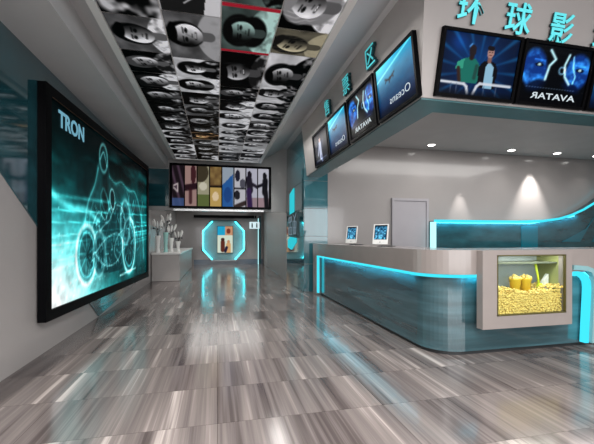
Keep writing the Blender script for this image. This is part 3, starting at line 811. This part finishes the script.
# popcorn window
px0, px1, pz0, pz1 = 2.535, 3.625, .30, 1.075
ix0, ix1, iz0, iz1 = 2.70, 3.545, .425, 1.03
FYp, BYp = CY-.085, CY+.27
pc = thing('popcorn_cabinet', 'grey framed popcorn display window set into the counter front', 'display case', ((px0+px1)/2, CY+.1, pz0))
b = B()
b.box(px0, ix0, FYp, CY-.002, pz0, pz1).box(ix1, px1, FYp, CY-.002, pz0, pz1).box(ix0, ix1, FYp, CY-.002, pz0, iz0).box(ix0, ix1, FYp, CY-.002, iz1, pz1)
obj('frame', b, M['counter_stone'], pc)
b = B()
b.box(ix0-.02, ix1+.02, BYp, BYp+.02, iz0-.02, iz1)
obj('back_panel', b, surf('case_back', s2l((.68, .72, .73)), .3), pc)
obj('case_floor', B().box(ix0-.02, ix1+.02, CY, BYp, iz0-.02, iz0), M['dark'], pc)
for x in (ix0-.02, ix1+.01): obj('side_pane', B().box(x, x+.01, CY, BYp, iz0, iz1), surf('olive_acrylic', s2l((.62, .64, .42)), .2), pc)
obj('window_pane', B().box(ix0, ix1, FYp+.03, FYp+.036, iz0, iz1), M['glass'], pc)
obj('inner_trim', (lambda q: q)(B().box(ix0, ix0+.012, FYp-.004, FYp+.02, iz0, iz1).box(ix1-.012, ix1, FYp-.004, FYp+.02, iz0, iz1).box(ix0, ix1, FYp-.004, FYp+.02, iz0, iz0+.012).box(ix0, ix1, FYp-.004, FYp+.02, iz1-.012, iz1)),
    surf('olive_metal', s2l((.36, .34, .2)), .4, metal=.4), pc, 'thin olive trim around the glass')
obj('top_shelf', B().box(ix0-.01, ix1+.01, CY+.02, BYp-.02, iz1-.10, iz1-.085), surf('olive_shelf', s2l((.4, .42, .36)), .3), pc)
obj('light_bar', B().box(ix0+.05, ix1-.05, CY+.02, CY+.06, iz1-.015, iz1-.003), glow('warm_lamp', (1, .93, .75), 9), pc, 'warm light bar inside the top')
# popcorn heap
pb = B(); rp = random.Random(11)
def htop(x, y): return .655+.022*math.sin(9*x+1)+.03*((x-3.1)/.42)**2+.04*(y-CY-.15)
pb.box(ix0, ix1, CY-.014, BYp-.005, iz0, .622)
kern = []
def kernel(x, y, z):
    r = rp.uniform(.010, .0155)
    m = Matrix.Rotation(rp.uniform(0, 6), 3, 'Z') @ Matrix.Rotation(rp.uniform(0, 3), 3, 'X')
    for k in range(3):
        d = m @ V3((math.cos(k*2.1), math.sin(k*2.1), .3*k))*r*.6
        pb.sphere((x+d.x, y+d.y, z+d.z), r*rp.uniform(.6, .85), 6, 4)
for gx in range(34):
    for gz in range(10):
        kernel(ix0+.012+gx*.0249+rp.uniform(-.006, .006), CY-.028+rp.uniform(-.004, .006), iz0+.012+gz*.0235+rp.uniform(-.006, .006))
for gx in range(33):
    for gy in range(9):
        x = ix0+.015+gx*.0257+rp.uniform(-.008, .008); y = CY-.035+gy*.031+rp.uniform(-.008, .008)
        kernel(x, y, htop(x, y)+rp.uniform(-.018, .008))
pop = obj('popcorn', pb, M['popcorn'], None)
tag(pop, 'heap of yellow popcorn filling the lower half of the display window', 'popcorn', kind='stuff')
def bucket(x, y, z, lab, n=0):
    t = thing('popcorn_bucket', lab, 'popcorn bucket', (x, y, z), 'popcorn buckets in the display window')
    bb = B(); prof = [(.042, 0), (.057, .125), (.060, .127), (.060, .131), (.052, .129)]
    bb.lathe(prof, (x, y, z), 20)
    obj('cup', bb, M['bucket'], t)
    kb = B(); rr = random.Random(n)
    for k in range(34):
        a = rr.uniform(0, 2*PI); q = .048*math.sqrt(rr.random()); kb.sphere((x+q*math.cos(a), y+q*math.sin(a), z+.128+rr.uniform(0, .05)*(1-q/.065)), rr.uniform(.010, .017), 6, 4)
    kk = obj('popcorn_topping', kb, M['popcorn'], t); kk['kind'] = 'stuff'
bucket(3.075, CY+.08, .64, 'left yellow popcorn bucket standing in the popcorn', 3)
bucket(3.205, CY+.08, .64, 'right yellow popcorn bucket standing in the popcorn, beside the scoop', 4)
sc_ = thing('popcorn_scoop', 'lime yellow scoop handle sticking up out of the popcorn', 'scoop', (3.39, CY+.1, .64))
obj('handle', B().tube([(3.405, CY+.1, .66), (3.375, CY+.09, .80), (3.335, CY+.08, .92)], [.012, .010, .013], 10), M['scoop'], sc_)
obj('blade', B().prism([(3.38, CY+.08, .63), (3.43, CY+.08, .63), (3.425, CY+.08, .71), (3.385, CY+.08, .71)], (0, .03, 0)), M['scoop'], sc_)
bg = thing('paper_bag', 'small white paper bag leaning in the popcorn at right', 'paper bag', (3.48, CY+.12, .63))
obj('bag_body', B().add([(3.445, CY+.10, .62), (3.525, CY+.10, .62), (3.525, CY+.16, .62), (3.445, CY+.16, .62), (3.455, CY+.08, .74), (3.51, CY+.08, .81), (3.51, CY+.12, .81), (3.455, CY+.12, .74)],
    [(0, 3, 2, 1), (0, 1, 5, 4), (1, 2, 6, 5), (2, 3, 7, 6), (3, 0, 4, 7), (4, 5, 6, 7)]), M['paper'], bg)

# tablets
def tablet(x, y, w, h, yaw, lab):
    zt_ = 1.08
    t = thing('tablet_stand', lab, 'tablet', (x, y, zt_), 'tablets on the counter')
    rz = Matrix.Translation((x, y, zt_)) @ Matrix.Rotation(yaw, 4, 'Z')
    bb = B().lathe([(.0, 0), (.085, 0), (.088, .006), (.08, .012), (.0, .014)], (0.05, .03, 0), 24); bb.tf(rz @ Matrix.Diagonal((1.5, 1, 1, 1)))
    obj('base', bb, M['dark'], t)
    bb = B().tube([(0, .06, .01), (0, .055, .1), (0, .03, .17)], .010, 8); bb.tf(rz); obj('arm', bb, M['white'], t)
    tm = rz @ Matrix.Translation((0, 0, .025+h/2)) @ Matrix.Rotation(math.radians(90-16), 4, 'X')
    bb = B().bbox(-w/2, w/2, -h/2, h/2, -.006, .006, .003, tm)
    body = obj('body', bb, M['white'], t)
    sw, sh_ = w-.045, h*.70
    sm = tm @ Matrix.Translation((0, h*.09, .0065))
    p = Pic(26, 34, .7, (.08, .24, .36)); n = p.noise(9, 4, 2); p.plus(np.clip(n-.4, 0, 1), (.5, .8, .9), 1.8); p.blend((p.Y > .9)*1., (.03, .08, .16))
    for i in range(4):
        for j in range(5): p.plus(p.ell(.1+i*.165, .1+j*.17, .045, .05), (.2, .35, .4), .5)
    obj('bezel', B().box(-sw/2-.004, sw/2+.004, -sh_/2-.004, sh_/2+.004, -.0005, .0005, sm), M['black'], body)
    pic_obj('screen', p, sm, sw, sh_, M['screen'], body, z=.001)
    bb = B().lathe([(0, 0), (.009, 0), (.009, .001), (0, .001)], (0, 0, 0), 16); bb.tf(tm @ Matrix.Translation((0, -h/2+.03, .006))); obj('home_button', bb, M['silver'], body)
tablet(2.30, 5.80, .20, .31, math.radians(-40), 'white tablet farther along the counter, the left one of two')
tablet(2.29, 4.66, .22, .30, math.radians(-42), 'white tablet nearer the counter corner, the right one of two')

# ================================================================== BACK OF THE BOOTH
YB = 7.38
bw = thing('back_counter', 'long teal glass back unit in the booth with a cyan glowing upper edge', 'back unit', (8, YB+.1, 0))
top = [(4.99, 1.60), (6.2, 1.60), (7.4, 1.605), (8.1, 1.63), (8.6, 1.69), (9.0, 1.79), (9.4, 1.94), (9.8, 2.14), (10.2, 2.4), (10.7, 2.8), (10.95, 3.05)]
poly = [(4.99, YB, 0.0)]+[(x, YB, z) for x, z in top]+[(10.95, YB, 0)]
obj('glass_front', B().prism(poly, (0, .20, 0)), M['teal'], bw)
obj('light_strip', B().tube([(x, YB-.02, z+.005) for x, z in top], .030, 8), M['led'], bw, 'cyan light strip along the upper edge')
obj('end_light', B().box(4.95, 5.03, YB-.03, YB+.10, .0, 1.58), M['led_white'], bw, 'pale upright light at the left end')
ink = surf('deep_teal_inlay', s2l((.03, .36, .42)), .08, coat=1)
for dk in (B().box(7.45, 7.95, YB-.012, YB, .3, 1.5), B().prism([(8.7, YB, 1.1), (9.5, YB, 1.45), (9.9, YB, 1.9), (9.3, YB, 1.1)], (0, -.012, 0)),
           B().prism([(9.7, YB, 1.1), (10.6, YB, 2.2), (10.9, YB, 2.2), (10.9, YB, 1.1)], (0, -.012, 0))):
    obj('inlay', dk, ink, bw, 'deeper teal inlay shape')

# booth downlights
def downlight(x, y, z, lab, r=.07):
    t = thing('ceiling_light', lab, 'downlight', (x, y, z-.01), 'round downlights in the booth ceiling')
    b = B(); n = 20
    prof = [(r*.8, .012), (r*.8, -.002), (r, -.004), (r*1.15, .004), (r*1.15, .012)]
    b.lathe(prof, (x, y, z-.012), n)
    obj('trim_ring', b, M['white'], t)
    obj('lens', B().lathe([(0, 0), (r*.8, 0), (r*.8, .004), (0, .004)], (x, y, z-.018), n), M['lamp'], t)
for (x, lab) in ((4.79, 'leftmost round downlight in the booth ceiling'), (6.97, 'second round downlight in the booth ceiling from the left'),
                 (8.34, 'third round downlight in the booth ceiling from the left'), (9.60, 'round downlight at the right edge of the booth ceiling')):
    downlight(x, 7.18, ZI, lab, .095)

# ================================================================== PILLAR CYAN SHAPE AND SIGN
ls = thing('cyan_shape', 'tall glowing cyan shape with a slanted foot on the glass pillar side', 'wall light', (1.87, 8.6, .9))
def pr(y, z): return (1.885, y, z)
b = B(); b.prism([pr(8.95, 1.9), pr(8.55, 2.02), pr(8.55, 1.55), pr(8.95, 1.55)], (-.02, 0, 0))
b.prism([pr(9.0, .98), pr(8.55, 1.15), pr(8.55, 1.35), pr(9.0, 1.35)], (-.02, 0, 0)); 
obj('cyan_panel', B().prism([pr(9.35, .95), pr(8.9, .90), pr(8.35, 1.10), pr(8.35, 1.35), pr(8.62, 1.40), pr(8.62, 2.45), pr(9.10, 2.35), pr(9.10, 1.2), pr(9.35, 1.15)], (-.02, 0, 0)), M['cyan_soft'], ls)  # flat glowing cyan outline laid on the pillar glass
sg = thing('wall_sign', 'small dark sign with white outlined characters across the glowing cyan pillar shape', 'sign', (1.85, 8.65, 1.25))
obj('board', B().prism([pr(9.2, 1.24), pr(8.15, 1.20), pr(8.15, 1.86), pr(9.2, 1.80)], (-.03, 0, 0)), M['teal_side'], sg)
sb = B()
def stroke(y0, z0, y1, z1, r=.009): sb.tube([(1.85, y0, z0), (1.85, y1, z1)], r, 6)
for q in ((9.12, 1.72, 8.78, 1.75), (9.12, 1.6, 8.78, 1.62), (9.12, 1.72, 9.12, 1.6), (8.95, 1.73, 8.95, 1.3), (9.12, 1.46, 8.74, 1.48), (9.12, 1.46, 9.12, 1.3), (9.12, 1.3, 8.74, 1.28), (8.74, 1.48, 8.74, 1.28), (8.78, 1.75, 8.78, 1.62),
          (8.6, 1.78, 8.4, 1.68), (8.4, 1.68, 8.24, 1.8), (8.6, 1.62, 8.24, 1.6), (8.6, 1.62, 8.54, 1.3), (8.24, 1.6, 8.28, 1.3), (8.54, 1.3, 8.28, 1.3), (8.42, 1.68, 8.42, 1.3), (8.58, 1.46, 8.26, 1.45)): stroke(*q)
obj('outline_marks', sb, M['text_dim'], sg, 'white outlined marks')

# ================================================================== FAR END
oc = thing('octagon_light', 'octagonal light feature with cyan edges on the end wall', 'wall light', (.31, YE-.1, .1))
ocx, ocz, rw, rh = .30, 1.09, .98, .93
oct_ = [(-rw, -.45), (-.55, -rh), (.55, -rh), (rw, -.45), (rw, .45), (.55, rh), (-.55, rh), (-rw, .45)]
OP = [(ocx+x, ocz+z) for x, z in oct_]
obj('backplate', B().prism([(x, YE-.03, z) for x, z in OP], (0, .026, 0)), surf('teal_satin', s2l((.52, .68, .70)), .35, var=.08), oc)
rim = B()
for a in range(8):
    (x0, z0), (x1, z1) = OP[a], OP[(a+1) % 8]
    k = .95; q = [(ocx+(x-ocx)*k, ocz+(z-ocz)*k) for x, z in ((x0, z0), (x1, z1))]
    rim.prism([(x0, YE-.22, z0), (x1, YE-.22, z1), (q[1][0], YE-.22, q[1][1]), (q[0][0], YE-.22, q[0][1])], (0, .19, 0))
obj('rim', rim, M['teal'], oc)
for (a, b_) in ((1, 0), (0, 7), (7, 6), (2, 3), (3, 4), (4, 5)):
    k = .93; P0, P1 = [(ocx+(OP[i][0]-ocx)*k, ocz+(OP[i][1]-ocz)*k) for i in (a, b_)]
    obj('light_edge', B().tube([(P0[0], YE-.17, P0[1]), (P1[0], YE-.17, P1[1])], .026, 8), M['led_oct'], oc)
po = thing('poster_display', 'small bright poster hung in the middle of the octagon light', 'poster', (.36, YE-.1, .6))
mo = frame_mat((.36, YE-.1, 1.13), (1, 0, 0), (0, 0, 1))
obj('frame', B().box(-.36, .36, -.62, .62, -.03, -.004, mo), M['dark'], po)
p = Pic(30, 50, .58, (.55, .82, .85)); p.blend((p.Y > .66)*(p.X < .3), (.1, .62, .78)); p.blend((p.Y > .66)*(p.X >= .3), (.75, .55, .42)); p.blend(p.ell(.42, .82, .08, .1), (.45, .2, .15))
p.blend((p.Y < .66)*1., (.80, .85, .78)); p.blend(p.bar(.2, .1, .2, .4, .08), (.35, .16, .12)); p.blend(p.ell(.2, .5, .07, .07), (.25, .13, .1)); p.blend(p.bar(.42, .05, .42, .3, .09), (.8, .62, .42)); p.blend(p.ell(.42, .42, .06, .06), (.75, .55, .4)); p.blend(p.bar(.3, .05, .35, .2, .05), (.12, .1, .2))
pic_obj('screen', p, mo, .68, 1.2, M['screen'], po, z=0)
obj('canopy_board', B().box(-1.0, 1.75, YE-.42, YE-.02, 2.10, 2.22), M['black'], tag(thing('canopy', 'thin black canopy strip above the octagon light', 'canopy', (.4, YE-.2, 2.1)), 'thin black canopy strip above the octagon light', 'canopy'))
for k in range(1):
    gp = thing('glass_post', 'slim teal glass post at the right end of the end wall', 'post', (1.92, YE-.3, 0))
    obj('post_blade', B().box(1.86, 1.98, YE-.36, YE-.24, 0, 2.2), M['teal'], gp)
    obj('post_edge', B().box(1.83, 1.86, YE-.37, YE-.34, 0, 2.1), M['led_white'], gp, 'pale lit edge')
rs = thing('hanging_sign', 'tiny white lit restroom sign hung beside the teal glass post', 'sign', (1.66, YE-.5, 1.62))
obj('board', B().box(1.43, 1.88, YE-.52, YE-.49, 1.62, 1.93), glow('sign_white', (.75, .95, 1), .9), rs)
for x in (1.55, 1.76):
    fg = B()
    fg.sphere((x, YE-.525, 1.86), .026, 8, 5); fg.box(x-.03, x+.03, YE-.53, YE-.521, 1.67, 1.83)
    obj('figure_symbol', fg, M['teal_side'], rs, 'small standing figure symbol')
obj('hanger', B().tube([(1.66, YE-.505, 1.93), (1.66, YE-.505, 2.52)], .008, 6), M['silver'], rs)

# bench and sculptures
bn = thing('display_bench', 'long low grey bench with a white top along the left wall', 'bench', (-1.42, 12.5, 0))
obj('bench_body', B().bbox(XL+.01, -1.02, 10.3, 15.2, .0, .735, .01), M['bench'], bn)
obj('bench_top', B().bbox(XL+.01, -.99, 10.25, 15.25, .738, .79, .008), M['white'], bn)
def sculpture(x, y, h, seed, lab, mt):
    t = thing('flower_vase', lab, 'vase', (x, y, .79), 'slim vases on the bench')
    r = random.Random(seed); vh = h*.5
    prof = [(0, 0), (.075, 0), (.06, .02), (.045, vh*.3), (.06, vh*.7), (.075, vh*.95), (.07, vh), (.05, vh)]
    obj('vase_body', B().lathe(prof, (x, y, .79), 18), mt, t)
    for k in range(5):
        a = r.uniform(0, 2*PI); l = r.uniform(.7, 1)*(h-vh); tip = V3((x+.11*math.cos(a), y+.11*math.sin(a), .79+vh+l*.75))
        stm = obj('stem', B().tube([(x, y, .79+vh*.8), (x+.03*math.cos(a), y+.03*math.sin(a), .79+vh+l*.3), tip], .006, 6), M['dark'], t)
        m = Matrix.Rotation(a, 3, 'Z') @ Matrix.Rotation(.35, 3, 'Y')
        obj('petal', B().sphere(tip+V3((0, 0, .03)), .11, 8, 6, (.3, .16, 1.0), m), M['white'], stm)
        if k < 3: obj('dark_berry', B().sphere(tip+V3((.01, -.02, -.09)), .028, 8, 5), M['dark'], stm)
sculpture(-1.63, 10.55, .95, 1, 'leftmost white flower vase on the bench, at the wall', M['white'])
sculpture(-1.47, 10.95, 1.15, 2, 'tallest vase on the bench, pale mint with white petals', M['mint'])
sculpture(-1.36, 11.3, .82, 3, 'third vase from the left on the bench, white and mid-height', M['white'])
sculpture(-1.18, 11.5, .62, 4, 'shortest and rightmost white flower vase on the bench', M['white'])

# ================================================================== LIGHTS
def area(name, loc, size, power, col=(1, .97, .94), rot=(0, 0, 0), sy=None):
    l = bpy.data.lights.new(name, 'AREA'); l.energy = power; l.color = col; l.size = size
    if sy: l.shape = 'RECTANGLE'; l.size_y = sy
    o = bpy.data.objects.new(name, l); C.objects.link(o); o.location = loc; o.rotation_euler = rot; return o
def spot(name, loc, target, power, angle, blend=.5, col=(1, .95, .9), r=.04):
    l = bpy.data.lights.new(name, 'SPOT'); l.energy = power; l.spot_size = math.radians(angle); l.spot_blend = blend; l.color = col; l.shadow_soft_size = r
    o = bpy.data.objects.new(name, l); C.objects.link(o); o.location = loc
    d = (V3(target)-V3(loc)).normalized(); o.rotation_euler = d.to_track_quat('-Z', 'Y').to_euler(); return o
# added fill lamps behind and above the viewer, raising the general brightness
area('overhead_fill', (.2, -.6, 3.2), 2.4, 320, sy=3.0)
area('rear_fill', (2.5, -3.7, 1.6), 9.0, 380, (.97, .98, 1), (PI/2, 0, 0), sy=2.6)  # added fill from the rear
area('overhead_fill', (4.5, -.8, 3.6), 4.5, 150, sy=3.0)
for y in (1.2, 4.2, 7.2): area('slope_fill', (1.35, y, 3.34), .25, 22, sy=2.4)  # added fill under the sloped ceiling, without any fitting
for y in (1.5, 4.0, 6.5, 8.8): spot('corridor_fill', (1.30, y, 3.34), (-.3, y, 0), 150, 120, 1, r=.006)  # added bare spots that brighten the corridor floor
for y in (10.5, 12.5, 14.5): area('passage_fill', (.3, y, 2.48), 2.6, 24, sy=1.6)  # added fill to lift the passage walls, no fittings modelled
spot('end_spot', (.9, 15.2, 2.45), (1.2, 15.6, 0), 90, 70, .6)
spot('end_spot', (-.6, 15.2, 2.45), (-.5, 15.4, 0), 60, 60, .6)
# booth
for x in (4.79, 6.97, 8.34, 9.60): spot('booth_spot', (x, 7.18, ZI-.05), (x, 7.1, 0), 14, 100, .8)
spot('booth_wallwash', (7.95, 7.30, ZI-.05), (7.95, 7.50, 1.4), 480, 56, .8)
spot('booth_wallwash', (5.85, 7.36, 2.75), (5.85, 7.52, 1.2), 120, 44, .8)
area('booth_fill', (6.0, 5.4, ZI-.02), 5.0, 190, sy=1.8)  # added overall fill for the booth, besides its downlights
area('case_light', ((ix0+ix1)/2, CY-.03, iz1-.01), .75, 2.6, (1, .98, .92), (math.radians(12), 0, 0), sy=.05)

def strip_lamp(a, b_, d, p):
    a, b_ = V3(a), V3(b_); L_ = (b_-a).length
    x = (b_-a).normalized(); zz_ = -V3(d).normalized(); y = zz_.cross(x)
    o = area('strip_lamp', (a+b_)/2, L_, p*L_, (.08, .75, 1), sy=.03)
    o.rotation_euler = Matrix((x, y, zz_)).transposed().to_euler()
strip_lamp((CX+.03, 3.5, .80), (CX+.03, 7.1, .80), (1, 0, -.45), 3.2)
strip_lamp((2.40, CY+.03, .80), (2.65, CY+.03, .80), (0, 1, -.45), 4)
strip_lamp((3.66, CY+.03, .80), (5.2, CY+.03, .80), (0, 1, -.45), 4)
strip_lamp((5.0, YB-.06, 1.57), (7.8, YB-.06, 1.57), (0, 1, -.9), 4)
strip_lamp((7.8, YB-.06, 1.57), (9.2, YB-.06, 1.78), (0, 1, -.9), 4)
w = bpy.data.worlds.new('world'); bpy.context.scene.world = w; w.use_nodes = True
w.node_tree.nodes['Background'].inputs[0].default_value = (.6, .65, .7, 1); w.node_tree.nodes['Background'].inputs[1].default_value = .3

# ================================================================== CAMERA
cam = bpy.data.cameras.new('camera'); co = bpy.data.objects.new('camera', cam); C.objects.link(co)
co.location = (0, 0, 1.2); co.rotation_euler = (PI/2, 0, -math.radians(12.8))
cam.sensor_width = 36; cam.sensor_fit = 'HORIZONTAL'; cam.lens = 352/594*36; cam.shift_y = 16/594; cam.clip_start = .05
sc = bpy.context.scene; sc.camera = co
sc.view_settings.view_transform = 'Standard'; sc.view_settings.look = 'None'; sc.view_settings.gamma = 1
sc.view_settings.use_curve_mapping = False; sc.view_settings.exposure = 0
sc.cycles.use_denoising = True; sc.cycles.max_bounces = 8; sc.cycles.sample_clamp_indirect = 4
sc.cycles.caustics_reflective = False; sc.cycles.caustics_refractive = False
